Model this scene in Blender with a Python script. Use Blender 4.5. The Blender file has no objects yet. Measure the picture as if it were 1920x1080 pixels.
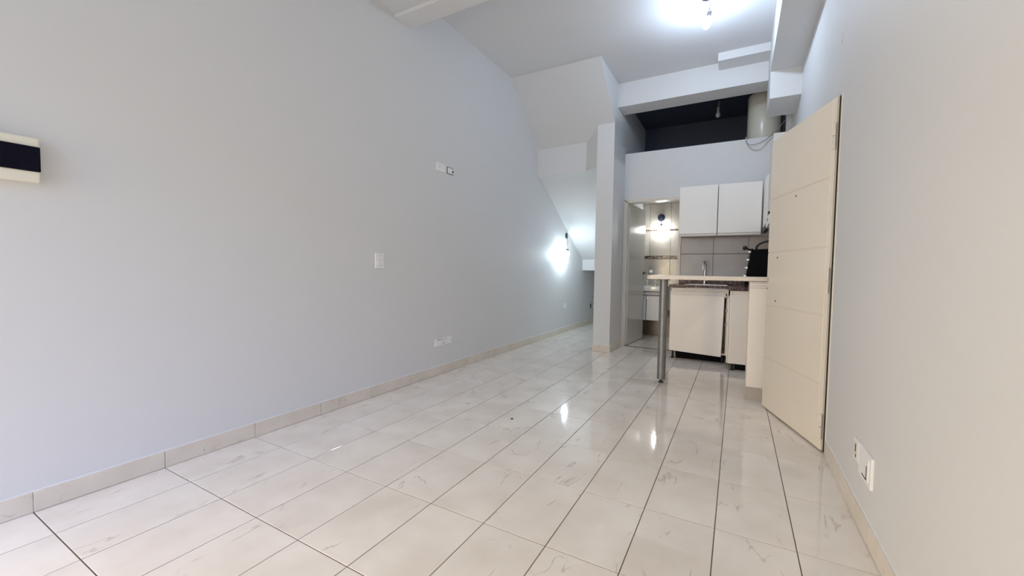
import bpy, bmesh, math, random
from mathutils import Vector, Matrix
random.seed(7)
SC = bpy.context.scene
COL = SC.collection

# ------------------------------------------------------------------ camera, world, lights, exposure
def look_axes(yaw, pitch, roll):
    cy, sy, cp, sp, cr, sr = math.cos(yaw), math.sin(yaw), math.cos(pitch), math.sin(pitch), math.cos(roll), math.sin(roll)
    f = Vector((sy*cp, cy*cp, sp)); r = Vector((cy, -sy, 0)); u = r.cross(f)
    return cr*r + sr*u, -sr*r + cr*u, f
cr_, cu_, cf_ = look_axes(-.5063, -.0448, .0144)
cam_data = bpy.data.cameras.new('camera'); cam = bpy.data.objects.new('camera', cam_data); COL.objects.link(cam)
M3 = Matrix((cr_, cu_, -cf_)).transposed()
cam.matrix_world = Matrix.Translation((2.5664, -.4859, 1.0517)) @ M3.to_4x4()
cam_data.sensor_width = 36; cam_data.lens = 760.967/1920*36; cam_data.clip_start = .02
SC.camera = cam

vs = SC.view_settings
vs.view_transform = 'Standard'; vs.look = 'None'; vs.gamma = 1; vs.use_curve_mapping = False
vs.exposure = 0.06

w = bpy.data.worlds.new('world'); SC.world = w; w.use_nodes = True
bg = w.node_tree.nodes['Background']; bg.inputs[0].default_value = (.82, .89, 1, 1); bg.inputs[1].default_value = 2.25
SC.cycles.max_bounces = 10; SC.cycles.diffuse_bounces = 7; SC.cycles.glossy_bounces = 5
SC.cycles.caustics_reflective = False; SC.cycles.caustics_refractive = False
SC.cycles.sample_clamp_indirect = 4

def add_light(name, kind, loc, energy, color, direction=None, **kw):
    d = bpy.data.lights.new(name, kind); d.energy = energy; d.color = color
    for k, v in kw.items(): setattr(d, k, v)
    o = bpy.data.objects.new(name, d); COL.objects.link(o); o.location = loc
    if direction is not None: o.rotation_euler = Vector(direction).to_track_quat('-Z', 'Y').to_euler()
    return o
# bright band of sky seen through the glazed doorway behind the camera
add_light('sky_glow', 'SUN', (2, -6, 6), 1.75, (.12, .34, 1), direction=(-.50, 1, -.64), angle=math.radians(26))
# daylight entering by that doorway
port = add_light('doorway_daylight', 'AREA', (1.9, -3.4, 2.3), 4, (1, .98, .92), direction=(0, 1, -1.0), shape='RECTANGLE', size=1.8, size_y=1.8)
# warm fill light added low by the long wall, out of frame, no window there
add_light('added_side_fill', 'AREA', (.03, -1.7, .95), 56, (1, .78, .45), direction=(.8, 1, -.28), spread=math.radians(125), shape='RECTANGLE', size=1.3, size_y=1.3)
# weak fill light added below the front ceiling, out of frame, no lamp there
add_light('added_front_fill', 'POINT', (1.9, -1.2, 2.75), .5, (1, .93, .84), shadow_soft_size=.12)
BULB_MAIN, BULB_NICHE, BULB_BATH = 455.0, 340.0, 215.0     # emission strength of the three lit bulbs

# ------------------------------------------------------------------ materials
def new_mat(name):
    m = bpy.data.materials.new(name); m.use_nodes = True
    return m, m.node_tree.nodes, m.node_tree.links, m.node_tree.nodes['Principled BSDF']
def plain(name, col, rough=.5, metal=0, spec=.5, noise=0, nscale=8, bump=0, bscale=60, coat=0):
    m, N, L, P = new_mat(name)
    P.inputs['Base Color'].default_value = (*col, 1); P.inputs['Roughness'].default_value = rough
    P.inputs['Metallic'].default_value = metal; P.inputs['Specular IOR Level'].default_value = spec
    P.inputs['Coat Weight'].default_value = coat; P.inputs['Coat Roughness'].default_value = .6
    tc = N.new('ShaderNodeTexCoord')
    if noise:
        n = N.new('ShaderNodeTexNoise'); n.inputs['Scale'].default_value = nscale; n.inputs['Detail'].default_value = 4
        L.new(tc.outputs['Object'], n.inputs['Vector'])
        mx = N.new('ShaderNodeMix'); mx.data_type = 'RGBA'
        mx.inputs[6].default_value = (*[c*(1-noise) for c in col], 1); mx.inputs[7].default_value = (*[min(1, c*(1+noise)) for c in col], 1)
        L.new(n.outputs['Fac'], mx.inputs[0]); L.new(mx.outputs[2], P.inputs['Base Color'])
    if bump:
        n = N.new('ShaderNodeTexNoise'); n.inputs['Scale'].default_value = bscale; n.inputs['Detail'].default_value = 3
        L.new(tc.outputs['Object'], n.inputs['Vector'])
        b = N.new('ShaderNodeBump'); b.inputs['Strength'].default_value = bump; b.inputs['Distance'].default_value = .004
        L.new(n.outputs['Fac'], b.inputs['Height']); L.new(b.outputs['Normal'], P.inputs['Normal'])
    return m
def tile_mat(name, c1, c2, vein, rough, nscale=3.0, vscale=2.2, vein_amt=.5, aniso=1.0, bump=.0, spec=.5):
    m, N, L, P = new_mat(name)
    tc = N.new('ShaderNodeTexCoord'); oi = N.new('ShaderNodeObjectInfo')
    ofs = N.new('ShaderNodeVectorMath'); ofs.operation = 'SCALE'; ofs.inputs[0].default_value = (37, 91, 53)
    L.new(oi.outputs['Random'], ofs.inputs['Scale'])
    add = N.new('ShaderNodeVectorMath'); L.new(tc.outputs['Object'], add.inputs[0]); L.new(ofs.outputs[0], add.inputs[1])
    n1 = N.new('ShaderNodeTexNoise'); n1.inputs['Scale'].default_value = nscale; n1.inputs['Detail'].default_value = 5; L.new(add.outputs[0], n1.inputs['Vector'])
    r1 = N.new('ShaderNodeMapRange'); r1.inputs[1].default_value = .3; r1.inputs[2].default_value = .7; L.new(n1.outputs['Fac'], r1.inputs[0])
    mx = N.new('ShaderNodeMix'); mx.data_type = 'RGBA'; mx.inputs[6].default_value = (*c1, 1); mx.inputs[7].default_value = (*c2, 1); L.new(r1.outputs[0], mx.inputs[0])
    # thin broken diagonal veins
    mp = N.new('ShaderNodeMapping'); mp.inputs['Rotation'].default_value = (0, 0, .55); mp.inputs['Scale'].default_value = (1, aniso, 1); L.new(add.outputs[0], mp.inputs[0])
    n2 = N.new('ShaderNodeTexNoise'); n2.inputs['Scale'].default_value = vscale; n2.inputs['Detail'].default_value = 6; n2.inputs['Distortion'].default_value = .6; L.new(mp.outputs[0], n2.inputs['Vector'])
    s = N.new('ShaderNodeMath'); s.operation = 'SUBTRACT'; s.inputs[1].default_value = .5; L.new(n2.outputs['Fac'], s.inputs[0])
    a = N.new('ShaderNodeMath'); a.operation = 'ABSOLUTE'; L.new(s.outputs[0], a.inputs[0])
    r2 = N.new('ShaderNodeMapRange'); r2.inputs[1].default_value = 0; r2.inputs[2].default_value = .010; r2.inputs[3].default_value = vein_amt; r2.inputs[4].default_value = 0; L.new(a.outputs[0], r2.inputs[0])
    n3 = N.new('ShaderNodeTexNoise'); n3.inputs['Scale'].default_value = nscale*2.1; L.new(add.outputs[0], n3.inputs['Vector'])
    r3 = N.new('ShaderNodeMapRange'); r3.inputs[1].default_value = .5; r3.inputs[2].default_value = .62; L.new(n3.outputs['Fac'], r3.inputs[0])
    mu = N.new('ShaderNodeMath'); mu.operation = 'MULTIPLY'; L.new(r2.outputs[0], mu.inputs[0]); L.new(r3.outputs[0], mu.inputs[1])
    m2 = N.new('ShaderNodeMix'); m2.data_type = 'RGBA'; L.new(mu.outputs[0], m2.inputs[0]); L.new(mx.outputs[2], m2.inputs[6]); m2.inputs[7].default_value = (*vein, 1)
    L.new(m2.outputs[2], P.inputs['Base Color'])
    P.inputs['Roughness'].default_value = rough; P.inputs['Specular IOR Level'].default_value = spec
    if bump:
        nb = N.new('ShaderNodeTexNoise'); nb.inputs['Scale'].default_value = 5; nb.inputs['Detail'].default_value = 1; L.new(add.outputs[0], nb.inputs['Vector'])
        b = N.new('ShaderNodeBump'); b.inputs['Strength'].default_value = bump; b.inputs['Distance'].default_value = .01
        L.new(nb.outputs['Fac'], b.inputs['Height']); L.new(b.outputs['Normal'], P.inputs['Normal'])
    return m
def emit(name, col, strength):  # lit glass
    m, N, L, P = new_mat(name)
    P.inputs['Base Color'].default_value = (.9, .9, .9, 1); P.inputs['Emission Color'].default_value = (*col, 1); P.inputs['Emission Strength'].default_value = strength
    return m

PAINT = plain('white_paint', (.70, .70, .70), .6, spec=.28, noise=.012, nscale=2, bump=.10, bscale=35)
CEILP = plain('ceiling_paint', (.70, .70, .71), .7, spec=.2, bump=.10, bscale=30)
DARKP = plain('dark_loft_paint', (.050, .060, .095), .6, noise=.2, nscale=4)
FLOORT = tile_mat('floor_tile', (.78, .715, .645), (.90, .85, .79), (.50, .44, .39), .06, nscale=4, vscale=3.0, vein_amt=.7, aniso=.35, bump=.035, spec=.8)
BASET = tile_mat('baseboard_tile', (.66, .59, .50), (.74, .68, .60), (.40, .34, .28), .25, nscale=5, vscale=4, vein_amt=.5)
GROUT = plain('grout', (.16, .13, .105), .8, noise=.25, nscale=20)
SEAL = plain('white_sealant', (.85, .85, .86), .5)
KTILE = tile_mat('kitchen_tile', (.42, .375, .345), (.50, .455, .42), (.30, .27, .25), .22, nscale=3, vscale=3, vein_amt=.3)
BTILE = tile_mat('bathroom_tile', (.42, .38, .33), (.58, .54, .48), (.34, .30, .26), .16, nscale=5, vscale=3, vein_amt=.35)
BTILE_SHADE = tile_mat('shaded_bathroom_tile', (.16, .125, .085), (.24, .19, .14), (.12, .09, .06), .2, nscale=5, vscale=3, vein_amt=.35)  # bottom row only: shade beneath the vanity put into the tile colour
KGROUT = plain('kitchen_grout', (.22, .19, .17), .8)
MELA = plain('white_melamine', (.88, .86, .83), .32, noise=.01, nscale=2, bump=.02, bscale=9)
MELA_LIT = plain('warm_lit_melamine', (.93, .855, .775), .32, noise=.01, nscale=2, bump=.02, bscale=9)  # warmer copy of MELA: warm light on the lower units put into the colour
PLINTH = plain('plinth_laminate', (.50, .455, .405), .35)
MELAE = plain('melamine_edge', (.70, .665, .63), .4)
BARTOP = plain('bar_laminate', (.80, .72, .62), .3, noise=.08, nscale=30)
ALU = plain('brushed_aluminium', (.24, .24, .24), .42, metal=.75, noise=.25, nscale=30, bump=.05, bscale=80)
CHROME = plain('chrome', (.82, .80, .77), .12, metal=1)
STEEL = plain('stainless_steel', (.62, .60, .58), .22, metal=1)
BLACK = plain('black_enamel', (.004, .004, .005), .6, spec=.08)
RUBBER = plain('black_plastic', (.012, .012, .013), .5)
DOORP = plain('cream_door_enamel', (.87, .79, .67), .17, spec=.5, noise=.012, nscale=3, bump=.03, bscale=4)
DOORG = plain('door_groove', (.66, .585, .49), .4)
BDOOR = plain('bathroom_door_enamel', (.58, .565, .53), .16, bump=.03, bscale=4)
FRAMEP = plain('cream_frame_enamel', (.74, .69, .61), .35)
PLAST = plain('white_plastic', (.86, .86, .86), .35)
PLASTY = plain('ivory_plastic', (.80, .765, .64), .35)
NAVY = plain('smoked_cover', (.003, .003, .010), .3, spec=.12)
HEAT = plain('ivory_enamel', (.66, .64, .54), .22, noise=.02, nscale=3, coat=.3)
CERAM = plain('white_ceramic', (.88, .88, .86), .08)
WIRE = plain('grey_wire', (.33, .33, .34), .5)
HOLE = plain('dark_hole', (.01, .009, .008), .9)
PIPE = plain('galvanised_pipe', (.30, .31, .33), .4, metal=.8)
BULBOFF = plain('frosted_bulb', (.45, .46, .48), .25)
BULB_A = emit('lit_bulb_ceiling', (.62, .78, 1), BULB_MAIN)
BULB_B = emit('lit_bulb_niche', (.74, .90, 1), BULB_NICHE)
BULB_C = emit('lit_bulb_bathroom', (.92, .96, .95), BULB_BATH)
# granite
GRAN, N_, L_, P_ = new_mat('brown_granite')
tc_ = N_.new('ShaderNodeTexCoord'); v_ = N_.new('ShaderNodeTexVoronoi'); v_.inputs['Scale'].default_value = 90
L_.new(tc_.outputs['Object'], v_.inputs['Vector'])
cr0 = N_.new('ShaderNodeValToRGB'); cr0.color_ramp.elements[0].color = (.012, .007, .006, 1); cr0.color_ramp.elements[1].color = (.30, .15, .10, 1)
e_ = cr0.color_ramp.elements.new(.55); e_.color = (.06, .025, .018, 1)
sx_ = N_.new('ShaderNodeSeparateColor'); L_.new(v_.outputs['Color'], sx_.inputs[0]); L_.new(sx_.outputs[0], cr0.inputs[0]); L_.new(cr0.outputs[0], P_.inputs['Base Color'])
P_.inputs['Roughness'].default_value = .25; P_.inputs['Specular IOR Level'].default_value = .3
# mosaic strip
MOSA, N_, L_, P_ = new_mat('mosaic_strip')
tc_ = N_.new('ShaderNodeTexCoord'); mp_ = N_.new('ShaderNodeMapping'); mp_.inputs['Scale'].default_value = (55, 55, 55); L_.new(tc_.outputs['Object'], mp_.inputs[0])
v_ = N_.new('ShaderNodeTexVoronoi'); v_.inputs['Scale'].default_value = 1; v_.inputs['Randomness'].default_value = .25; L_.new(mp_.outputs[0], v_.inputs['Vector'])
cr0 = N_.new('ShaderNodeValToRGB'); cr0.color_ramp.elements[0].color = (.03, .02, .015, 1); cr0.color_ramp.elements[1].color = (.45, .38, .30, 1)
e_ = cr0.color_ramp.elements.new(.6); e_.color = (.09, .055, .04, 1)
sx_ = N_.new('ShaderNodeSeparateColor'); L_.new(v_.outputs['Color'], sx_.inputs[0]); L_.new(sx_.outputs[0], cr0.inputs[0]); L_.new(cr0.outputs[0], P_.inputs['Base Color'])
P_.inputs['Roughness'].default_value = .2

# ------------------------------------------------------------------ mesh helpers
def box_into(bm, lo, hi, bev=0, seg=2):
    lo = Vector(lo); hi = Vector(hi)
    r = bmesh.ops.create_cube(bm, size=1); vs_ = r['verts']
    c = (lo+hi)/2; s = hi-lo
    for v in vs_: v.co = Vector((v.co.x*s.x+c.x, v.co.y*s.y+c.y, v.co.z*s.z+c.z))
    if bev:
        es = list({e for v in vs_ for e in v.link_edges})
        bmesh.ops.bevel(bm, geom=es, offset=bev, segments=seg, affect='EDGES', profile=.6)
def cyl_into(bm, p0, p1, r0, r1=None, n=20, caps=True):
    p0, p1 = Vector(p0), Vector(p1); r1 = r0 if r1 is None else r1
    d = p1-p0
    mt = Matrix.Translation((p0+p1)/2) @ d.to_track_quat('Z', 'Y').to_matrix().to_4x4()
    bmesh.ops.create_cone(bm, cap_ends=caps, segments=n, radius1=r0, radius2=r1, depth=d.length, matrix=mt)
def lathe_into(bm, c, prof, n=28, axis=(0, 0, 1)):
    """prof: list of (radius, height) along axis from c"""
    c = Vector(c); q = Vector(axis).to_track_quat('Z', 'Y')
    rings = []
    for r, h in prof:
        if r < 1e-6: rings.append([bm.verts.new(c + q @ Vector((0, 0, h)))])
        else: rings.append([bm.verts.new(c + q @ Vector((r*math.cos(a), r*math.sin(a), h))) for a in [2*math.pi*i/n for i in range(n)]])
    for A, B in zip(rings, rings[1:]):
        for i in range(n):
            j = (i+1) % n
            f = [A[i % len(A)], A[j % len(A)], B[j % len(B)], B[i % len(B)]]
            f2 = []
            for v in f:
                if v not in f2: f2.append(v)
            if len(f2) >= 3:
                try: bm.faces.new(f2)
                except ValueError: pass
def tube_into(bm, pts, r, n=8):
    pts = [Vector(p) for p in pts]
    # catmull-rom smoothing
    P = [pts[0]] + pts + [pts[-1]]; out = []
    for i in range(1, len(P)-2):
        for k in range(6):
            t = k/6; a, b, c, d = P[i-1], P[i], P[i+1], P[i+2]
            out.append(.5*((2*b)+(-a+c)*t+(2*a-5*b+4*c-d)*t*t+(-a+3*b-3*c+d)*t**3))
    out.append(pts[-1])
    rings = []; up = Vector((.31, .2, .93))
    for i, p in enumerate(out):
        t = (out[min(i+1, len(out)-1)]-out[max(i-1, 0)]).normalized()
        x = t.cross(up).normalized(); y = t.cross(x).normalized()
        rings.append([bm.verts.new(p + r*(math.cos(a)*x+math.sin(a)*y)) for a in [2*math.pi*k/n for k in range(n)]])
    for A, B in zip(rings, rings[1:]):
        for i in range(n): bm.faces.new((A[i], A[(i+1) % n], B[(i+1) % n], B[i]))
    bm.faces.new(rings[0]); bm.faces.new(rings[-1])
def prism_into(bm, poly, a, b, axis):
    """poly: 2-D outline extruded from a to b along axis ('x': poly=(y,z); 'y': (x,z); 'z': (x,y))"""
    def P(u, v, t): return {'x': (t, u, v), 'y': (u, t, v), 'z': (u, v, t)}[axis]
    A = [bm.verts.new(P(u, v, a)) for u, v in poly]; B = [bm.verts.new(P(u, v, b)) for u, v in poly]
    bm.faces.new(A); bm.faces.new(B)
    n = len(poly)
    for i in range(n): bm.faces.new((A[i], A[(i+1) % n], B[(i+1) % n], B[i]))
def hexa_into(bm, c8):
    """8 corners: bottom ring 4 then top ring 4"""
    v = [bm.verts.new(p) for p in c8]
    for f in ((0, 1, 2, 3), (4, 5, 6, 7), (0, 1, 5, 4), (1, 2, 6, 5), (2, 3, 7, 6), (3, 0, 4, 7)): bm.faces.new([v[i] for i in f])
def world_loc(o):
    p = Vector((0, 0, 0))
    while o is not None: p = p + o.location; o = o.parent
    return p
def make(name, bm, mat, parent=None, label=None, kind=None, origin=None, smooth=False, angle=35):
    """geometry is given in world coordinates; parents are never rotated while building"""
    bmesh.ops.recalc_face_normals(bm, faces=bm.faces)
    base = world_loc(parent) if parent else Vector((0, 0, 0))
    org = Vector(origin) if origin is not None else (base if parent else Vector((0, 0, 0)))
    for v in bm.verts: v.co -= org
    me = bpy.data.meshes.new(name); bm.to_mesh(me); bm.free()
    me.materials.append(mat)
    if smooth:
        for p in me.polygons: p.use_smooth = True
        try: me.set_sharp_from_angle(angle=math.radians(angle))
        except Exception: pass
    o = bpy.data.objects.new(name, me); COL.objects.link(o)
    if parent: o.parent = parent
    o.location = org - base
    if label: o['label'] = label
    if kind: o['kind'] = kind
    return o
def mbox(name, lo, hi, mat, parent=None, bev=0, **k):
    bm = bmesh.new(); box_into(bm, lo, hi, bev); return make(name, bm, mat, parent, **k)
def mcyl(name, p0, p1, r, mat, parent=None, r1=None, n=20, **k):
    bm = bmesh.new(); cyl_into(bm, p0, p1, r, r1, n); return make(name, bm, mat, parent, smooth=True, **k)
def mlathe(name, c, prof, mat, parent=None, axis=(0, 0, 1), n=28, **k):
    bm = bmesh.new(); lathe_into(bm, c, prof, n, axis); return make(name, bm, mat, parent, smooth=True, **k)
def mtube(name, pts, r, mat, parent=None, n=8, **k):
    bm = bmesh.new(); tube_into(bm, pts, r, n); return make(name, bm, mat, parent, smooth=True, **k)
def thing(name, loc, label, cat, group=None):
    o = bpy.data.objects.new(name, None); COL.objects.link(o); o.location = loc; o.empty_display_size = .1
    o['label'] = label; o['category'] = cat
    if group: o['group'] = group
    return o
def tag(o, label, cat=None, group=None, kind=None):
    o['label'] = label
    if cat: o['category'] = cat
    if group: o['group'] = group
    if kind: o['kind'] = kind
    return o
def copies(me_obj, spots, parent, name):
    """further pieces sharing mesh data; spots are locations relative to the parent"""
    for p in spots:
        c = me_obj.copy(); c.name = name; COL.objects.link(c); c.parent = parent; c.location = p
def recess(bm_boxes, name, mat, **k):
    bm = bmesh.new()
    for lo, hi in bm_boxes: box_into(bm, lo, hi)
    return make(name, bm, mat, **k)

# ------------------------------------------------------------------ dimensions
XR = 3.05            # right wall
ZC = 3.455           # main ceiling
YF, YB = -3.0, 5.27  # front wall, kitchen back wall
YE = 6.55            # bathroom / loft back
TX, TY = .28, .44943 # floor tile module

# ------------------------------------------------------------------ shell
# floor: screed with grout colour, every tile its own piece
fl = mbox('floor', (-.02, YF-.1, -.06), (XR+.02, 8.1, -.003), GROUT, kind='structure')
tag(fl, 'glossy cream marbled ceramic tile floor with brown grout lines')
gap = .0020
def tile_mesh(lo, hi, mat, bev=.0007, name='tile'):
    bm = bmesh.new()
    box_into(bm, lo, hi)
    top = [f for f in bm.faces if f.normal.z > .9]
    bmesh.ops.bevel(bm, geom=[e for f in top for e in f.edges], offset=bev, segments=1, affect='EDGES')
    return bm
full = None
j0, j1 = -7, 12
for i in range(11):
    x0 = i*TX+gap; x1 = min((i+1)*TX-gap, XR-.002)
    proto = None
    for j in range(j0, j1+6):
        cy_ = (j+.5)*TY
        if j*TY < YF-.1: continue
        # only where the floor can be seen: niche strip, room, bathroom
        if cy_ > 5.6 and x0 > 1.9: continue
        if cy_ > 8.0: continue
        if cy_ > 6.6 and x0 > .9: continue
        cx = (x0+x1)/2; hw = (x1-x0)/2; hh = TY/2-gap*1.15
        if i < 10 and full is not None:
            o = full.copy()
        elif i == 10 and proto is not None:
            o = proto.copy()
        else:
            bm = tile_mesh((-hw, -hh, -.009), (hw, hh, 0), FLOORT)
            o = make('tile', bm, FLOORT); COL.objects.unlink(o)
            if i < 10: full = o
            else: proto = o
        COL.objects.link(o); o.name = 'tile'; o.parent = fl
        o.location = (cx, cy_, 0)
        # laid by hand: hair-thin differences in level
        o.rotation_euler = (random.uniform(-.0007, .0007), random.uniform(-.0007, .0007), 0)
        o.location.z = random.uniform(-.0004, .0003)

# walls
tag(mbox('wall_left', (-.12, YF-.12, -.06), (0, 8.1, 3.6), PAINT, kind='structure'), 'long smooth white painted wall with sockets and switch')
# right wall with the entrance doorway (y 2.46..3.33)
tag(recess([((XR, YF-.12, -.06), (XR+.14, 2.455, 3.6)), ((XR, 2.455, 2.085), (XR+.14, 3.335, 3.6)), ((XR, 3.335, -.06), (XR+.14, YE+.1, 3.6))],
           'wall_right', PAINT, kind='structure'), 'smooth white painted wall that carries the entrance door')
mk = bmesh.new(); box_into(mk, (XR-.004, 2.51, 2.395), (XR+.001, 2.545, 2.44), .001)
make('paint_chip', mk, PAINT, bpy.data.objects['wall_right'])
# wall behind the camera with a wide glazed doorway, darkened to cut bounced light
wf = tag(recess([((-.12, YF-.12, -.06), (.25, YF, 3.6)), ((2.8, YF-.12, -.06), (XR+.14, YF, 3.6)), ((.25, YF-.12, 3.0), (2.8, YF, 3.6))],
                'wall_front', plain('low_bounce_paint', (.30, .29, .28), .8), kind='structure'), 'darkened unseen wall with the wide opening that lets the daylight in')
# kitchen wall with bathroom door opening, ends as parapet of the loft at 2.68
tag(recess([((1.15, YB, -.06), (1.195, YB+.1, 2.68)), ((1.195, YB, 2.03), (1.88, YB+.1, 2.68)), ((1.88, YB, -.06), (XR, YB+.1, 2.68))],
           'wall_kitchen', PAINT, kind='structure'), 'white kitchen wall with bathroom doorway, open to the dark loft above')
tag(recess([((.93, 4.68, -.06), (1.15, 5.37, 3.0)), ((.93, 5.37, -.06), (1.15, 8.1, 2.6)), ((1.15-.12, 4.7, 2.5), (1.15, YE+.1, 3.5))],
           'wall_middle', PAINT, kind='structure'), 'narrow white wall end standing between the niche and the bathroom door')
tag(mbox('wall_niche', (-.1, 8.0, -.06), (.95, 8.1, 3.5), PAINT, kind='structure'), 'white wall at the far end of the low niche')
tag(mbox('trim_8', (3.005, YB-.02, 2.3), (XR, YB+.1, 3.4), PAINT, kind='structure'), 'white pilaster between water heater and side wall')
# bathroom shell
tag(mbox('wall_bathroom', (1.1, YE+.01, -.06), (3.1, YE+.1, 2.58), KGROUT, kind='structure'), 'beige tiled bathroom wall seen through the open door')
tag(mbox('wall_bathroom_side', (2.35, 5.37, -.06), (2.43, YE+.01, 2.58), PAINT, kind='structure'), 'side wall of the bathroom')
tag(mbox('ceiling_bathroom', (1.15, 5.37, 2.52), (XR, YE+.1, 2.60), CEILP, kind='structure'), 'bathroom ceiling under the loft')
# loft
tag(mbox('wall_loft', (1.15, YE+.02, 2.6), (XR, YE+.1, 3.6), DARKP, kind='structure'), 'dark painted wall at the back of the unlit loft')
tag(mbox('floor_loft', (1.15, 5.37, 2.60), (XR, YE+.1, 2.66), PAINT, kind='structure'), 'loft floor above the bathroom')
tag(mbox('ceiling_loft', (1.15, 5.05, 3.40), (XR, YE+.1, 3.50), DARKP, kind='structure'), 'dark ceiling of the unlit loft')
# ceilings
tag(mbox('ceiling', (-.1, 2.1, ZC), (XR+.1, 5.12, ZC+.1), CEILP, kind='structure'), 'high pale grey painted ceiling with the bare bulb')
tag(mbox('ceiling_front', (-.1, YF-.1, 3.16), (XR+.1, 2.07, 3.56), CEILP, kind='structure'), 'lower painted ceiling before the first beam')
# beams and boxed-in ducts
tag(mbox('trim_1', (-.02, 2.065, 3.135), (XR+.02, 2.25, ZC+.02), PAINT, bev=.006, kind='structure'), 'white beam crossing the ceiling near the top edge of the picture')
tag(mbox('trim_2', (1.15, 4.82, 3.16), (XR+.02, 5.12, ZC+.02), PAINT, kind='structure'), 'broad white beam over the loft opening')
tag(mbox('trim_3', (2.787, YF, 3.07), (XR+.02, 4.38, ZC+.02), PAINT, kind='structure'), 'white boxed duct running along the ceiling above the entrance door')
tag(mbox('trim_4', (2.788, 4.38, 2.80), (XR+.02, 4.94, ZC+.02), PAINT, kind='structure'), 'deep white boxed end of the duct beside the water heater')
tag(mbox('trim_5', (2.30, 4.58, 3.37), (2.79, 4.83, ZC+.02), PAINT, kind='structure'), 'shallow white box between ceiling and loft beam')
# underside of the stairs above the niche
bm = bmesh.new()
prism_into(bm, [(4.04, 3.46), (4.845, 2.79), (4.87, 2.795), (8.1, 2.795), (8.1, 3.6), (4.04, 3.6)], -.01, 1.149, 'x')
prism_into(bm, [(4.855, 2.80), (4.86, 2.405), (4.97, 2.375), (6.865, 1.262), (6.875, 1.06), (8.1, 1.06), (8.1, 2.80)], -.01, .94, 'x')
prism_into(bm, [(.72, 4.862), (.935, 4.682), (.935, 4.90), (.72, 4.90)], 2.405, 2.93, 'z')
tag(make('trim_6', bm, PAINT, kind='structure'), 'sloping white underside of the stairs above the niche')

# baseboards: single tiles with visible joints
def baseboard(name, label, segs, axis, plane, side, z1=.088):
    """segs: (a,b) ranges along the axis; the tiles stand proud of plane towards side (+1/-1)"""
    a0, a1 = segs[0][0], segs[-1][1]
    def B(a, b, t0, t1, za, zb):
        lo_t, hi_t = min(plane+side*t0, plane+side*t1), max(plane+side*t0, plane+side*t1)
        return ((lo_t, a, za), (hi_t, b, zb)) if axis == 'y' else ((a, lo_t, za), (b, hi_t, zb))
    lo, hi = B(a0, a1, -.002, .004, .0, z1+.004)
    root = mbox(name, lo, hi, SEAL, kind='structure'); tag(root, label)
    for a, b in segs:
        lo, hi = B(a+.0015, b-.0015, .003, .010+random.uniform(-.001, .001), .003, z1+random.uniform(-.001, .001))
        c = (Vector(lo)+Vector(hi))/2
        mbox('tile', lo, hi, BASET, root, bev=.002, origin=c)
    return root
segs = [(k*TY, (k+1)*TY) for k in range(-6, 17)]
baseboard('baseboard_left', 'beige tile baseboard running along the long white wall', segs, 'y', 0, 1)
baseboard('baseboard_right', 'beige tile baseboard below the double socket', [(YF, -2.55), (-2.55, -2.1), (-2.1, -1.65), (-1.65, -1.2), (-1.2, -.75), (-.75, -.30), (-.30, .15), (.15, .60), (.60, 1.05), (1.05, 1.5), (1.5, 1.95), (1.95, 2.415)], 'y', XR, -1)
baseboard('baseboard_column', 'beige tile baseboard on the front of the narrow wall end', [(.922, 1.158)], 'x', 4.68, -1)
baseboard('baseboard_column_side', 'beige tile baseboard between the wall end and the bathroom door', [(4.672, 4.97), (4.97, 5.255)], 'y', 1.15, 1)

# dark threshold of the bathroom
mbox('trim_7', (1.20, 5.262, 0), (1.875, 5.285, .006), GROUT, kind='structure')['label'] = 'dark threshold strip of the bathroom door'

# ------------------------------------------------------------------ wall tiles
kb = bpy.data.objects['wall_kitchen']
xs = [1.905, 2.29, 2.676, 3.045]
for (za, zb) in ((.985, 1.288), (1.292, 1.50), (.90, .981)):
    for xa, xb in zip(xs, xs[1:]):
        c = ((xa+xb)/2, 5.265, (za+zb)/2)
        mbox('tile', (xa+.002, 5.258, za+.001), (xb-.002, 5.272, zb-.001), KTILE, kb, bev=.002, origin=c)
mbox('tile_backing', (1.90, 5.262, .88), (3.046, 5.271, 1.505), KGROUT, kb)
wr = bpy.data.objects['wall_right']
for (za, zb) in ((.985, 1.288), (1.292, 1.50)):
    for ya, yb in ((3.95, 4.28), (4.28, 4.61), (4.61, 4.94), (4.94, 5.25)):
        mbox('tile', (XR-.012, ya+.002, za), (XR+.002, yb-.002, zb), KTILE, wr, bev=.002, origin=(XR-.006, (ya+yb)/2, (za+zb)/2))
bw = bpy.data.objects['wall_bathroom']
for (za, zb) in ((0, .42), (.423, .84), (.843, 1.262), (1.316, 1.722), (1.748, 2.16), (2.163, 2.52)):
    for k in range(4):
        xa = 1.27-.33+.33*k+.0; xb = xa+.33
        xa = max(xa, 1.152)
        mbox('tile', (xa+.0015, YE-.002, za+.001), (xb-.0015, YE+.012, zb), BTILE_SHADE if za == 0 else BTILE, bw, bev=.0015, origin=((xa+xb)/2, YE, (za+zb)/2))
for za, zb in ((1.266, 1.312), (1.725, 1.745)):
    mbox('mosaic_strip', (1.152, YE-.003, za), (2.26, YE+.012, zb), MOSA, bw, origin=(1.7, YE, za))

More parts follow.
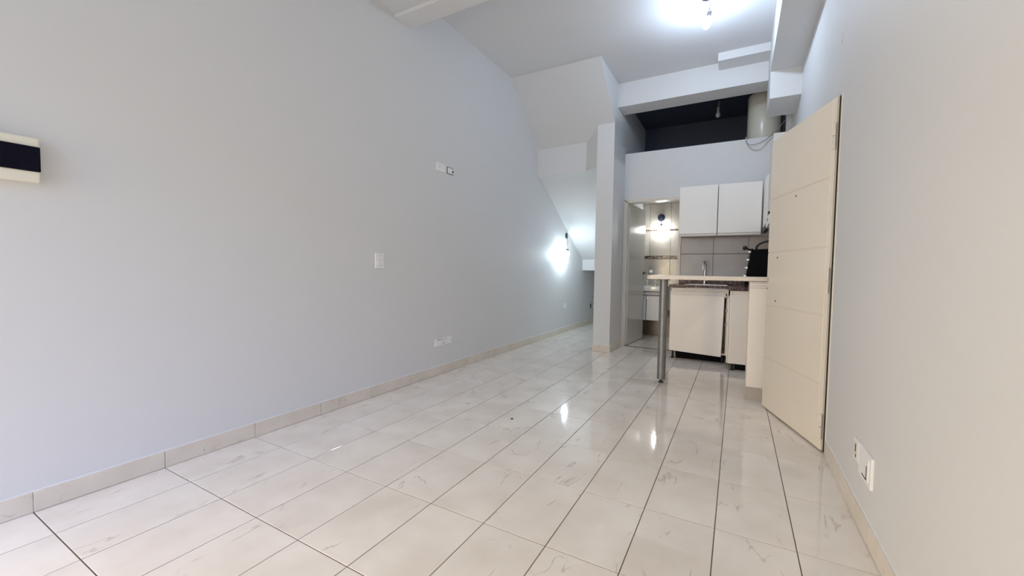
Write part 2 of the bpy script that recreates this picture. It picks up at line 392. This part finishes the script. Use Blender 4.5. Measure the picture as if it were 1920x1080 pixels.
# ------------------------------------------------------------------ bathroom door (door_1)
d1 = thing('door_1', (1.195, YB, 0), 'grey-white bathroom door standing open into the tiled bathroom', None); del d1['category']; d1['kind'] = 'structure'
bm = bmesh.new()   # moulded casing
for lo, hi in (((1.152, 5.250, 0), (1.172, 5.272, 2.045)), ((1.172, 5.256, 0), (1.188, 5.272, 2.03)), ((1.186, 5.246, 0), (1.204, 5.374, 2.018)),
               ((1.872, 5.246, 0), (1.905, 5.374, 2.018)), ((1.152, 5.250, 2.030), (1.905, 5.272, 2.048)), ((1.172, 5.256, 2.016), (1.905, 5.272, 2.032)), ((1.186, 5.246, 2.002), (1.905, 5.374, 2.018))):
    box_into(bm, lo, hi, .002)
make('door_frame', bm, FRAMEP, d1)
H0 = Vector((1.207, 5.32)); H1 = Vector((1.272, 6.08)); dd = (H1-H0).normalized(); nn = Vector((dd.y, -dd.x))
def leafpt(s, t, z): p = H0+dd*s+nn*t; return (p.x, p.y, z)
Lw = (H1-H0).length
bm = bmesh.new(); hexa_into(bm, [leafpt(0, -.017, .012), leafpt(Lw, -.017, .012), leafpt(Lw, .017, .012), leafpt(0, .017, .012), leafpt(0, -.017, 2.0), leafpt(Lw, -.017, 2.0), leafpt(Lw, .017, 2.0), leafpt(0, .017, 2.0)])
bmesh.ops.bevel(bm, geom=list(bm.edges), offset=.002, segments=1, affect='EDGES')
leaf = make('door_leaf', bm, BDOOR, d1)
bm = bmesh.new(); tube_into(bm, [leafpt(Lw-.05, .015, 1.03), leafpt(Lw-.05, .05, 1.03), leafpt(Lw-.055, .06, 1.03), leafpt(Lw-.16, .062, 1.03)], .009)
cyl_into(bm, leafpt(Lw-.05, .017, 1.03), leafpt(Lw-.05, .023, 1.03), .024)
make('door_handle', bm, RUBBER, leaf, smooth=True, label='dark lever handle')
mcyl('keyhole', leafpt(Lw-.05, .016, .95), leafpt(Lw-.05, .020, .95), .012, RUBBER, leaf)

# ------------------------------------------------------------------ bathroom vanity
vn = thing('bathroom_vanity', (1.38, 6.3, .27), 'small wall-hung vanity with white basin in the bathroom', 'vanity')
mbox('cabinet_body', (1.175, 6.165, .285), (1.555, 6.545, .735), MELAE, vn, bev=.002)
mbox('door_gap', (1.310, 6.155, .290), (1.324, 6.168, .670), HOLE, vn, label='dark slit between the doors')
mbox('apron_gap', (1.18, 6.155, .676), (1.553, 6.168, .684), HOLE, vn, label='dark slit above the doors')
for xa, xb, kx in ((1.177, 1.312, 1.292), (1.322, 1.553, 1.342)):
    dr = mbox('door', (xa, 6.148, .287), (xb, 6.164, .672), MELA, vn, bev=.003)
    mlathe('knob', (kx, 6.148, .64), [(0, 0), (.006, 0), (.006, .01), (.010, .016), (.007, .024), (0, .024)], CHROME, dr, axis=(0, -1, 0), n=14)
bm = bmesh.new(); box_into(bm, (1.165, 6.12, .745), (1.60, 6.545, .825), .012, 3)
basin = make('basin', bm, CERAM, vn, smooth=True)
def small_tap(cx, cy, cz, label):
    t = thing('basin_tap', (cx, cy, cz), label, 'tap')
    mlathe('tap_body', (cx, cy, cz), [(0, 0), (.020, 0), (.020, .006), (.013, .012), (.013, .055), (.010, .06), (0, .06)], CHROME, t, n=18)
    mlathe('handle', (cx, cy, cz+.06), [(0, 0), (.009, 0), (.02, .008), (.022, .022), (.012, .034), (0, .036)], CHROME, t, n=12)
    return t
small_tap(1.285, 6.40, .825, 'chrome basin tap nearer the open bathroom door')
tp = small_tap(1.405, 6.40, .825, 'chrome basin tap nearer the silver bar leg')
mtube('spout', [(1.405, 6.40, .865), (1.405, 6.36, .872), (1.405, 6.31, .862), (1.405, 6.30, .85)], .009, CHROME, tp)
# round chrome shut-off on the tiled wall
t = thing('wall_valve', (1.30, YE-.002, 1.06), 'round chrome valve on the bathroom tiles above the basin', 'valve')
mlathe('flange', (1.30, YE-.002, 1.06), [(0, 0), (.032, 0), (.030, .006), (.012, .01), (0, .01)], CHROME, t, axis=(0, -1, 0))
mlathe('handle', (1.30, YE-.012, 1.06), [(0, 0), (.010, 0), (.012, .03), (.024, .036), (.024, .052), (.015, .06), (0, .062)], CHROME, t, axis=(0, -1, 0), n=10)

# ------------------------------------------------------------------ lamps: canopy, twisted wires, holder, bulb
def bulb_lamp(name, label, root, canopy_axis, canopy_r, hang, bulb_mat, tilt=(0, 0, -1), size=1.0, cat='lamp', canopy_mat=RUBBER):
    """root: canopy centre on its surface; hang: holder position"""
    t = thing(name, root, label, cat)
    ax = Vector(canopy_axis)
    mlathe('canopy', root, [(0, 0), (canopy_r, 0), (canopy_r, .006), (canopy_r*.75, .014), (canopy_r*.5, .018), (0, .018)], canopy_mat, t, axis=ax)
    s = Vector(root)+ax*.015; e = Vector(hang); m = (s+e)/2
    bm = bmesh.new()
    tube_into(bm, [s, m+Vector((.012, 0, .01)), e+Vector((-.006, 0, .012)), e], .0028, 6)
    tube_into(bm, [s+Vector((.008, .004, 0)), m+Vector((-.010, .006, 0)), e+Vector((.012, 0, .014)), e+Vector((.004, 0, 0))], .0028, 6)
    make('wire', bm, WIRE, t, smooth=True)
    d = Vector(tilt).normalized(); k = size
    mlathe('bulb_holder', e, [(0, -.004), (.016*k, -.004), (.019*k, .004), (.019*k, .036*k), (0, .036*k)], WIRE, t, axis=d, n=18)
    c = e + d*.034*k
    mlathe('bulb', c, [(0, 0), (.013*k, 0), (.014*k, .012*k), (.022*k, .030*k), (.030*k, .050*k), (.031*k, .065*k), (.026*k, .082*k), (.015*k, .093*k), (0, .097*k)], bulb_mat, t, axis=d, n=22)
    return t
cl = bulb_lamp('ceiling_lamp', 'lit bare bulb hanging on twisted wires from the high ceiling', (2.255, 3.52, ZC), (0, 0, -1), .05, (2.275, 3.53, 3.325), BULB_A, tilt=(-.22, 0, -1), size=1.05)
mtube('loose_wire', [(2.278, 3.53, 3.32), (2.31, 3.525, 3.325), (2.345, 3.52, 3.342)], .003, WIRE, cl)
bulb_lamp('niche_lamp', 'lit bare bulb on the white wall under the stairs', (.001, 6.02, 1.645), (1, 0, 0), .05, (.12, 5.785, 1.405), BULB_B, size=1.0)
bulb_lamp('bathroom_lamp', 'lit bare bulb under a blue-black canopy on the bathroom tiles', (1.445, YE-.003, 1.942), (0, -1, 0), .058, (1.455, YE-.06, 1.83), BULB_C, size=1.0,
          canopy_mat=plain('blue_black_plastic', (.02, .028, .07), .35))
bulb_lamp('loft_lamp', 'unlit bulb hanging in the dark loft', (2.27, 5.76, 3.40), (0, 0, -1), .05, (2.262, 5.76, 3.285), BULBOFF, size=1.0)

# ------------------------------------------------------------------ water heater
HX, HY, HR = 2.792, 5.60, .182
wh = thing('water_heater', (HX, HY, 2.66), 'ivory cylindrical water heater standing on the loft ledge', 'water heater')
mlathe('tank', (HX, HY, 2.70), [(0, 0), (HR-.02, 0), (HR-.004, .006), (HR, .02), (HR, .57), (HR-.006, .585), (HR-.02, .59), (0, .60)], HEAT, wh, n=64)
mlathe('base_ring', (HX, HY, 2.66), [(HR-.03, 0), (HR-.01, 0), (HR-.01, .042), (HR-.03, .042)], RUBBER, wh, n=48)
mcyl('inlet_valve', (2.605, 5.40, 2.66), (2.605, 5.40, 2.74), .012, WIRE, wh, label='small grey inlet valve')
# cables looping down over the parapet
mtube('power_cable', [(2.66, 5.41, 2.70), (2.61, 5.30, 2.69), (2.605, 5.255, 2.64), (2.66, 5.25, 2.60), (2.76, 5.25, 2.62), (2.84, 5.252, 2.67), (2.92, 5.30, 2.76), (2.99, 5.24, 2.84)], .0035, WIRE, wh)
mtube('earth_wire', [(2.68, 5.42, 2.70), (2.62, 5.30, 2.69), (2.615, 5.255, 2.62), (2.68, 5.25, 2.54), (2.76, 5.25, 2.54), (2.83, 5.252, 2.62), (2.90, 5.27, 2.69)], .003, WIRE, wh)

# ------------------------------------------------------------------ kitchen: wall cabinets
def door_rect(name, lo, hi, parent, label=None, bev=.003): return mbox(name, lo, hi, MELA, parent, bev=bev, label=label)
for xa, xb, lab in ((1.908, 2.334, 'white wall cabinet beside the bathroom door'), (2.338, 2.785, 'white wall cabinet nearer the entrance door')):
    c = thing('wall_cabinet', ((xa+xb)/2, 5.12, 1.5), lab, 'cabinet', 'white cabinets on the kitchen wall')
    mbox('cabinet_body', (xa+.001, 4.975, 1.512), (xb-.001, 5.257, 2.095), MELA, c, bev=.001)
    door_rect('door', (xa+.002, 4.952, 1.525), (xb-.002, 4.972, 2.10), c)
    mbox('light_rail', (xa+.001, 4.960, 1.495), (xb-.001, 4.990, 1.515), MELAE, c, bev=.003)
# corner / side cabinet on the right wall, its doors face the room centre
c = thing('wall_cabinet', (2.92, 4.68, 1.5), 'white corner wall cabinet with a dark gap below its door', 'cabinet', 'white cabinets on the kitchen wall')
mbox('cabinet_body', (2.82, 4.42, 1.53), (3.045, 4.95, 2.095), MELA, c, bev=.001)
door_rect('door', (2.797, 4.66, 1.56), (2.815, 4.945, 2.09), c); door_rect('door', (2.797, 4.425, 1.56), (2.815, 4.61, 2.06), c)
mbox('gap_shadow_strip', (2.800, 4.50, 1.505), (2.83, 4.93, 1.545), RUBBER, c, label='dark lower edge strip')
mbox('hinge', (2.790, 4.43, 1.70), (2.800, 4.47, 1.73), CHROME, c)
c = thing('range_hood', (2.92, 4.12, 1.5), 'white hood cabinet half hidden behind the entrance door', 'hood')
mbox('hood_body', (2.812, 3.95, 1.62), (3.045, 4.38, 2.33), MELAE, c, bev=.002)
mbox('hood_visor', (2.80, 3.93, 1.51), (3.045, 4.39, 1.60), MELA, c, bev=.004)
mlathe('knob', (2.80, 4.02, 1.555), [(0, 0), (.012, 0), (.012, .012), (0, .014)], CHROME, c, axis=(-1, 0, 0), n=14)
mbox('control_strip', (2.796, 3.95, 1.60), (2.812, 4.05, 1.625), RUBBER, c)

# ------------------------------------------------------------------ kitchen: base cabinets
bc = thing('base_cabinet', (2.17, 5.0, 0), 'white base cabinet under the sink with a loose hanging door', 'cabinet')
bm = bmesh.new()
box_into(bm, (1.872, 4.765, .10), (1.888, 5.255, .865)); box_into(bm, (2.468, 4.765, .10), (2.486, 5.255, .865))
box_into(bm, (1.888, 4.77, .10), (2.468, 5.255, .118)); box_into(bm, (1.888, 4.765, .815), (2.468, 4.783, .865)); box_into(bm, (1.888, 5.24, .118), (2.468, 5.255, .865))
make('cabinet_body', bm, MELA_LIT, bc)
# door: slightly dropped, with a profiled grip along its top
bm = bmesh.new()
hexa_into(bm, [(1.866, 4.742, .105), (2.432, 4.700, .088), (2.432, 4.719, .088), (1.866, 4.761, .105), (1.868, 4.742, .822), (2.448, 4.726, .820), (2.448, 4.745, .820), (1.868, 4.761, .822)])
bmesh.ops.bevel(bm, geom=list(bm.edges), offset=.0035, segments=2, affect='EDGES')
dr = make('door', bm, MELA_LIT, bc, label='loose white door hanging slightly askew')
bm = bmesh.new()
for z0 in (.812, .790):
    hexa_into(bm, [(1.869, 4.736, z0-.006), (2.446, 4.718, z0-.008), (2.446, 4.728, z0-.008), (1.869, 4.746, z0-.006), (1.869, 4.736, z0+.003), (2.446, 4.719, z0+.001), (2.446, 4.729, z0+.001), (1.869, 4.746, z0+.003)])
make('grip_profile', bm, MELAE, dr)
for z0 in (.775, .62, .46):
    bm = bmesh.new(); box_into(bm, (2.462, 4.742, z0-.012), (2.488, 4.762, z0+.012), .003); cyl_into(bm, (2.475, 4.738, z0), (2.475, 4.745, z0), .009, n=12)
    make('hinge', bm, PIPE, bc, smooth=True)
for px_, py_ in ((1.90, 4.83), (2.44, 4.83), (1.90, 5.2), (2.44, 5.2)):
    bm = bmesh.new(); cyl_into(bm, (px_, py_, 0), (px_, py_, .012), .022); cyl_into(bm, (px_, py_, .012), (px_, py_, .10), .013)
    make('foot', bm, RUBBER, bc, smooth=True)
mbox('underside_shade', (1.93, 4.85, 0), (2.46, 4.87, .10), BLACK, bc, label='black board for the shade under the cabinet')  # black board added to give the dark shaded void below the cabinet

cc = thing('corner_base_cabinet', (2.75, 4.85, 0), 'white corner base cabinet beside the loose sink door', 'cabinet')
mbox('cabinet_body', (2.505, 4.462, .075), (3.045, 5.255, .862), MELA_LIT, cc, bev=.0015)
mbox('side_panel', (2.520, 4.446, .082), (3.045, 4.461, .862), MELA_LIT, cc, bev=.002)
mbox('door', (2.488, 4.462, .078), (2.503, 4.70, .80), MELA_LIT, cc, bev=.002)
for zc in (.845, .825):
    mcyl('screw_hole', (2.528, 4.4452, zc), (2.528, 4.448, zc), .004, HOLE, cc, n=10)
for px_, py_ in ((2.55, 4.50), (2.98, 4.50)):
    bm = bmesh.new(); cyl_into(bm, (px_, py_, 0), (px_, py_, .012), .024); cyl_into(bm, (px_, py_, .012), (px_, py_, .075), .015)
    make('foot', bm, RUBBER, cc, smooth=True)
mbox('underside_shade', (2.57, 4.53, 0), (3.04, 4.55, .075), BLACK, cc, label='black board for the shade under the cabinet')  # same black board, shade under the corner unit put into its colour

bc2 = thing('bar_cabinet', (2.85, 3.65, 0), 'narrow white cabinet end carrying the bar counter by the entrance door', 'cabinet')
mbox('cabinet_body', (2.660, 3.418, .10), (3.0, 3.84, .982), MELA_LIT, bc2, bev=.0015)
dr = mbox('door', (2.658, 3.400, .105), (3.0, 3.417, .976), MELA_LIT, bc2, bev=.003)
for zc in (.972, .950, .931):
    mbox('grip_profile', (2.660, 3.394, zc-.004), (3.0, 3.401, zc+.004), MELAE, dr, bev=.0015)
mbox('plinth', (2.662, 3.412, .0), (3.0, 3.43, .10), PLINTH, bc2, label='grey-beige plinth')

# ------------------------------------------------------------------ worktop, upstand, sink, tap
ct = thing('countertop', (2.45, 4.9, .865), 'dark brown granite worktop behind the bar', 'countertop')
sxa, sxb, sya, syb = 2.02, 2.46, 4.84, 5.16
bm = bmesh.new()
for lo, hi in (((1.85, 4.715, .872), (3.046, sya, .902)), ((1.85, sya, .872), (sxa, syb, .902)), ((sxb, sya, .872), (3.046, syb, .902)), ((1.85, syb, .872), (3.046, 5.257, .902)), ((2.488, 4.425, .868), (3.046, 4.716, .902))):
    box_into(bm, lo, hi)
make('worktop_slab', bm, GRAN, ct)
us = mbox('backsplash_strip', (1.895, 5.238, .902), (3.03, 5.256, .982), GRAN, bev=.002, origin=(2.46, 5.247, .902)); tag(us, 'brown granite strip standing along the wall behind the sink', 'backsplash')
sk = thing('kitchen_sink', ((sxa+sxb)/2, 5.0, .80), 'stainless steel sink bowl set into the granite worktop', 'sink')
bm = bmesh.new()
for lo, hi in (((sxa, sya, .76), (sxb, syb, .764)), ((sxa, sya, .76), (sxa+.004, syb, .904)), ((sxb-.004, sya, .76), (sxb, syb, .904)), ((sxa, sya, .76), (sxb, sya+.004, .904)), ((sxa, syb-.004, .76), (sxb, syb, .904)),
               ((sxa-.012, sya-.012, .902), (sxb+.012, sya+.003, .905)), ((sxa-.012, syb-.003, .902), (sxb+.012, syb+.012, .905)), ((sxa-.012, sya, .902), (sxa+.003, syb, .905)), ((sxb-.003, sya, .902), (sxb+.012, syb, .905))):
    box_into(bm, lo, hi)
make('sink_bowl', bm, STEEL, sk)
mcyl('drain', (2.24, 5.0, .764), (2.24, 5.0, .767), .03, CHROME, sk)
kt = thing('kitchen_tap', (2.205, 5.20, .902), 'chrome gooseneck kitchen tap against the grey tiles', 'tap')
mlathe('tap_base', (2.205, 5.20, .902), [(0, 0), (.026, 0), (.026, .008), (.018, .016), (.018, .07), (.012, .08), (0, .08)], CHROME, kt)
mtube('spout', [(2.205, 5.20, .97), (2.205, 5.20, 1.10), (2.202, 5.19, 1.17), (2.199, 5.15, 1.195), (2.196, 5.10, 1.185), (2.194, 5.07, 1.15), (2.194, 5.065, 1.12)], .009, CHROME, kt, n=12)
mcyl('spray_head', (2.194, 5.065, 1.125), (2.194, 5.063, 1.085), .013, CHROME, kt)
mtube('lever', [(2.222, 5.195, .945), (2.245, 5.18, .955), (2.28, 5.16, .975)], .006, CHROME, kt)

# ------------------------------------------------------------------ mini oven with four knobs, plug and cord
ov = thing('mini_oven', (2.82, 4.5, .902), 'black electric mini oven with four chrome knobs on the worktop', 'oven')
bm = bmesh.new()   # body: front (facing the room middle) leans back
prism_into(bm, [(2.635, .925), (2.685, 1.30), (3.02, 1.31), (3.02, .925)], 4.45, 4.88, 'y')
bmesh.ops.bevel(bm, geom=list(bm.edges), offset=.006, segments=2, affect='EDGES')
make('oven_body', bm, BLACK, ov, smooth=True)
for k, zc in enumerate((1.275, 1.19, 1.105, 1.02)):
    xf = 2.635+.05*(zc-.925)/.375
    mlathe('knob', (xf, 4.49, zc), [(0, 0), (.016, 0), (.016, .004), (.012, .008), (.011, .026), (.008, .03), (0, .03)], CHROME, ov, axis=(-1, 0, .13), n=16)
for px_, py_ in ((2.67, 4.48), (2.67, 4.85), (2.98, 4.48), (2.98, 4.85)):
    mcyl('foot', (px_, py_, .902), (px_, py_, .928), .014, RUBBER, ov, n=12)
mtube('carry_handle', [(2.735, 4.62, 1.30), (2.742, 4.62, 1.345), (2.80, 4.62, 1.385), (2.88, 4.62, 1.395), (2.96, 4.62, 1.375), (2.985, 4.62, 1.31)], .011, RUBBER, ov)
bm = bmesh.new(); tube_into(bm, [(2.70, 4.52, 1.305), (2.665, 4.50, 1.300), (2.640, 4.49, 1.318), (2.628, 4.48, 1.312)], .009)
bmesh.ops.create_uvsphere(bm, u_segments=14, v_segments=8, radius=.024, matrix=Matrix.Translation((2.626, 4.48, 1.318)))
make('power_plug', bm, RUBBER, ov, smooth=True)
for dz in (-.007, .007):
    mcyl('plug_pin', (2.612, 4.462, 1.318+dz), (2.604, 4.446, 1.316+dz), .003, CHROME, ov, n=8)

# ------------------------------------------------------------------ bar counter
br = thing('bar_counter', (1.95, 3.56, 0), 'beige laminate bar counter standing on one silver tubular leg', 'counter')
bm = bmesh.new()
out = [(3.0, 3.405), (1.862, 3.405)]
out += [(1.862-.03*math.sin(a), 3.435-.03*math.cos(a)) for a in (.4, .8, 1.2)]
out += [(1.832, 3.78), (1.842, 3.81), (1.862, 3.82), (3.0, 3.82)]
prism_into(bm, out, .986, 1.021, 'z')
bmesh.ops.bevel(bm, geom=[e for e in bm.edges if abs(e.verts[0].co.z-e.verts[1].co.z) < 1e-5], offset=.003, segments=2, affect='EDGES')
make('bar_top', bm, BARTOP, br)
LX, LY = 1.962, 3.56
bm = bmesh.new(); cyl_into(bm, (LX, LY, .035), (LX, LY, .984), .0375, n=40)
lg = make('leg', bm, ALU, br, smooth=True)
mcyl('mounting_flange', (LX, LY, .976), (LX, LY, .986), .055, ALU, lg, n=32)
bm = bmesh.new(); cyl_into(bm, (LX, LY, 0), (LX, LY, .014), .024, .020); cyl_into(bm, (LX, LY, .014), (LX, LY, .036), .012)
make('foot', bm, RUBBER, lg, smooth=True)

# ------------------------------------------------------------------ entrance door (door_2)
d2 = thing('door_2', (XR-.002, 2.45, 0), 'cream panelled entrance door standing ajar off the wall', None); del d2['category']; d2['kind'] = 'structure'
Hh = Vector((XR-.020, 2.466)); Fr = Vector((2.769, 3.25)); u2 = (Fr-Hh).normalized(); n2 = Vector((u2.y, -u2.x))   # n2 points to the doorway side
if n2.x < 0: n2 = -n2
WL = (Fr-Hh).length
def dp(s, t, z): p = Hh+u2*s+n2*t; return (p.x, p.y, z)
def dhex(bm, s0, s1, t0, t1, z0, z1, bev=0):
    b2 = bmesh.new()
    hexa_into(b2, [dp(s0, t0, z0), dp(s1, t0, z0), dp(s1, t1, z0), dp(s0, t1, z0), dp(s0, t0, z1), dp(s1, t0, z1), dp(s1, t1, z1), dp(s0, t1, z1)])
    if bev: bmesh.ops.bevel(b2, geom=list(b2.edges), offset=bev, segments=1, affect='EDGES')
    me = bpy.data.meshes.new('tmp'); b2.to_mesh(me); b2.free(); bm.from_mesh(me); bpy.data.meshes.remove(me)
bm = bmesh.new(); dhex(bm, 0, WL, .0045, .040, .012, 2.065, .002)
# stiles framing the pressed panels
dhex(bm, 0, .035, .0, .006, .012, 2.065, .001); 
lf = make('door_leaf', bm, DOORP, d2)
zs = [.012, .398, .807, 1.212, 1.618, 2.065]
for a, b in zip(zs, zs[1:]):
    bm = bmesh.new(); dhex(bm, .037, WL-.001, -.0005, .006, a+(.003 if a > .1 else 0), b-(.003 if b < 2 else 0), .0022)
    make('panel', bm, DOORP, lf)
for s, z, r in ((.425, 1.579, .007), (.664, 1.169, .007), (.667, .848, .007), (.812, .936, .006)):
    mcyl('screw_hole', dp(s, -.0012, z), dp(s, .002, z), r, HOLE, lf, n=14)
bm = bmesh.new(); dhex(bm, .800, .803, -.0012, .001, .985, 1.02); dhex(bm, .814, .817, -.0012, .001, .975, 1.02)
make('lock_scratch', bm, HOLE, lf)
for z0 in (.155, 1.015, 1.84):
    bm = bmesh.new()
    cyl_into(bm, dp(-.003, -.008, z0-.075), dp(-.003, -.008, z0-.003), .0085, n=14); cyl_into(bm, dp(-.003, -.008, z0+.003), dp(-.003, -.008, z0+.075), .0085, n=14)
    make('hinge', bm, FRAMEP, d2, smooth=True)
bm = bmesh.new()
for lo, hi in (((XR-.006, 2.434, .0), (XR+.14, 2.446, 2.072)), ((XR+.10, 2.446, .0), (XR+.14, 2.47, 2.07)), ((XR-.006, 3.33, 0), (XR+.14, 3.35, 2.08)), ((XR+.03, 2.446, 2.068), (XR+.14, 3.33, 2.085))):
    box_into(bm, lo, hi, .001)
make('door_frame', bm, FRAMEP, d2)
mbox('hinge_gap_shade', (XR-.010, 2.4465, .01), (XR+.03, 2.4600, 2.06), HOLE, d2, label='black strip for the shade in the gap along the hinge side')  # black strip added so the hinge gap shows as dark shade
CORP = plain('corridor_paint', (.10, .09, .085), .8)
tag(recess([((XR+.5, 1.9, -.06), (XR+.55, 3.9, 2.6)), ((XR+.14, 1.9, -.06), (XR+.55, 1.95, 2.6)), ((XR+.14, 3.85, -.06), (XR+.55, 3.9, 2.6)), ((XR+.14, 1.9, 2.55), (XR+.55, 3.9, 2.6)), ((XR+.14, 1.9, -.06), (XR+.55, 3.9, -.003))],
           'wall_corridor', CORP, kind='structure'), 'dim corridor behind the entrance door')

# ------------------------------------------------------------------ electrical fittings on the long wall (x = 0)
t = thing('distribution_box', (0, -.14, 1.47), 'ivory fuse box with dark smoked cover on the long wall', 'fuse box')
mbox('housing', (0, -.33, 1.381), (.045, .047, 1.560), PLASTY, t, bev=.006)
mbox('smoked_cover', (.040, -.30, 1.423), (.052, .0475, 1.524), NAVY, t, bev=.004)
def plate(name, label, cat, ya, yb, za, zb, wall='L', mat=PLAST, d=.009, group=None):
    X = 0 if wall == 'L' else XR; s = 1 if wall == 'L' else -1
    t = thing(name, (X, (ya+yb)/2, (za+zb)/2), label, cat, group)
    def B(nm, a, b, c, e, d0, d1, m, bev=.0015, **k):
        return mbox(nm, (min(X+s*d0, X+s*d1), a, c), (max(X+s*d0, X+s*d1), b, e), m, t, bev=bev, **k)
    B('cover_plate', ya, yb, za, zb, 0, d, mat, .003)
    return t, B
t, B = plate('light_switch', 'white double light switch at mid height on the long wall', 'switch', 1.85, 1.942, 1.048, 1.172)
B('insert_frame', 1.868, 1.924, 1.068, 1.152, .008, .0105, MELAE, .001)
B('rocker', 1.870, 1.895, 1.072, 1.118, .010, .014, PLAST); B('rocker', 1.897, 1.922, 1.072, 1.118, .010, .013, PLAST); B('blank_insert', 1.870, 1.922, 1.122, 1.149, .010, .0115, PLAST)
def outlet_face(B, X, s, yc, zc, w=.05):
    B('socket_face', yc-w/2, yc+w/2, zc-.022, zc+.022, .008, .011, PLAST)
def slots(t, X, s, yc, zc, d=.0112):
    for dy, dz in ((-.008, .006), (.008, .006), (0, -.008)):
        mbox('slot', (min(X+s*d, X+s*(d+.0006)), yc+dy-.0015, zc+dz-.004), (max(X+s*d, X+s*(d+.0006)), yc+dy+.0015, zc+dz+.004), HOLE, t)
t, B = plate('wall_outlet', 'white wall outlet high on the long wall', 'outlet', 2.605, 2.74, 2.000, 2.078)
outlet_face(B, 0, 1, 2.645, 2.04, .045); outlet_face(B, 0, 1, 2.70, 2.04, .045); slots(t, 0, 1, 2.645, 2.04)
t, B = plate('aerial_socket', 'small white aerial socket with a black rim high on the long wall', 'socket', 2.755, 2.870, 1.992, 2.075, d=.006)
B('black_rim', 2.762, 2.862, 1.998, 2.068, .005, .009, RUBBER); B('socket_face', 2.770, 2.856, 2.005, 2.062, .008, .0105, PLAST); B('connector', 2.842, 2.858, 2.022, 2.038, .010, .016, RUBBER)
t, B = plate('wall_outlet', 'white wall outlet low on the long wall, with two inserts', 'outlet', 2.600, 2.715, .285, .362)
B('insert', 2.620, 2.655, .295, .345, .008, .011, PLAST); B('insert', 2.660, 2.696, .295, .345, .008, .011, PLAST); B('top_slot', 2.620, 2.696, .348, .352, .0085, .0095, HOLE, 0)
t, B = plate('blank_plate', 'low blank cover plate with open screw holes on the long wall', 'cover plate', 2.730, 2.866, .290, .362, d=.004)
for yc, zc in ((2.742, .305), (2.772, .348), (2.852, .320)):
    mcyl('screw_hole', (.0035, yc, zc), (.0048, yc, zc), .005, HOLE, t, n=10)
t, B = plate('wall_outlet', 'white wall outlet below the lamp in the niche', 'outlet', 5.96, 6.075, .41, .495)
outlet_face(B, 0, 1, 6.017, .45, .06); slots(t, 0, 1, 6.017, .45)
# right wall, low
t, B = plate('wall_outlet', 'open wall socket low by the entrance door', 'outlet', 1.715, 1.80, .248, .338, 'R', d=.008)
B('socket_face', 1.735, 1.785, .262, .325, .007, .0095, MELAE)
mbox('slot', (XR-.0102, 1.752, .285), (XR-.009, 1.762, .318), HOLE, t); mbox('slot', (XR-.0102, 1.745, .262), (XR-.009, 1.755, .275), HOLE, t)
t, B = plate('wall_outlet', 'protruding white wall socket with dark insert edge low on the wall', 'outlet', 1.52, 1.695, .222, .345, 'R', d=.011)
B('insert', 1.545, 1.670, .240, .328, .009, .014, PLAST)
B('insert_gap', 1.560, 1.568, .246, .300, .0135, .0145, HOLE, 0); B('insert_gap', 1.560, 1.625, .243, .248, .0135, .0145, HOLE, 0)

# ------------------------------------------------------------------ niche plumbing
t = thing('water_pipe', (.03, 7.60, .1), 'grey water pipe with shut-off valve in the niche under the stairs', 'pipe')
mtube('pipe', [(.035, 7.60, 1.06), (.035, 7.60, .80), (.035, 7.60, .56)], .016, PIPE, t)
bm = bmesh.new(); cyl_into(bm, (.035, 7.60, .50), (.035, 7.60, .57), .024); cyl_into(bm, (.035, 7.50, .53), (.035, 7.60, .53), .014); cyl_into(bm, (.035, 7.48, .53), (.035, 7.505, .53), .026)
make('valve', bm, CHROME, t, smooth=True)
mtube('hose', [(.02, 7.45, .33), (.05, 7.47, .24), (.05, 7.54, .18), (.04, 7.62, .17)], .008, PIPE, t)
t = thing('wall_recess_box', (0, 7.40, .35), 'small dark open wall box beside the pipe in the niche', 'wall box')
mbox('box_rim', (0, 7.365, .31), (.008, 7.435, .395), PIPE, t, bev=.002); mbox('box_opening', (.006, 7.372, .318), (.009, 7.428, .388), HOLE, t)

# crumb of dirt on the floor
bm = bmesh.new(); bmesh.ops.create_icosphere(bm, subdivisions=2, radius=.008, matrix=Matrix.Translation((1.212, 1.983, .004)) @ Matrix.Diagonal((1.2, .8, .5, 1)))
for v in bm.verts: v.co += Vector((random.uniform(-.001, .001), random.uniform(-.001, .001), 0))
tag(make('pebble', bm, HOLE, origin=(1.212, 1.983, 0)), 'tiny dark crumb lying on the cream floor tiles', 'debris')
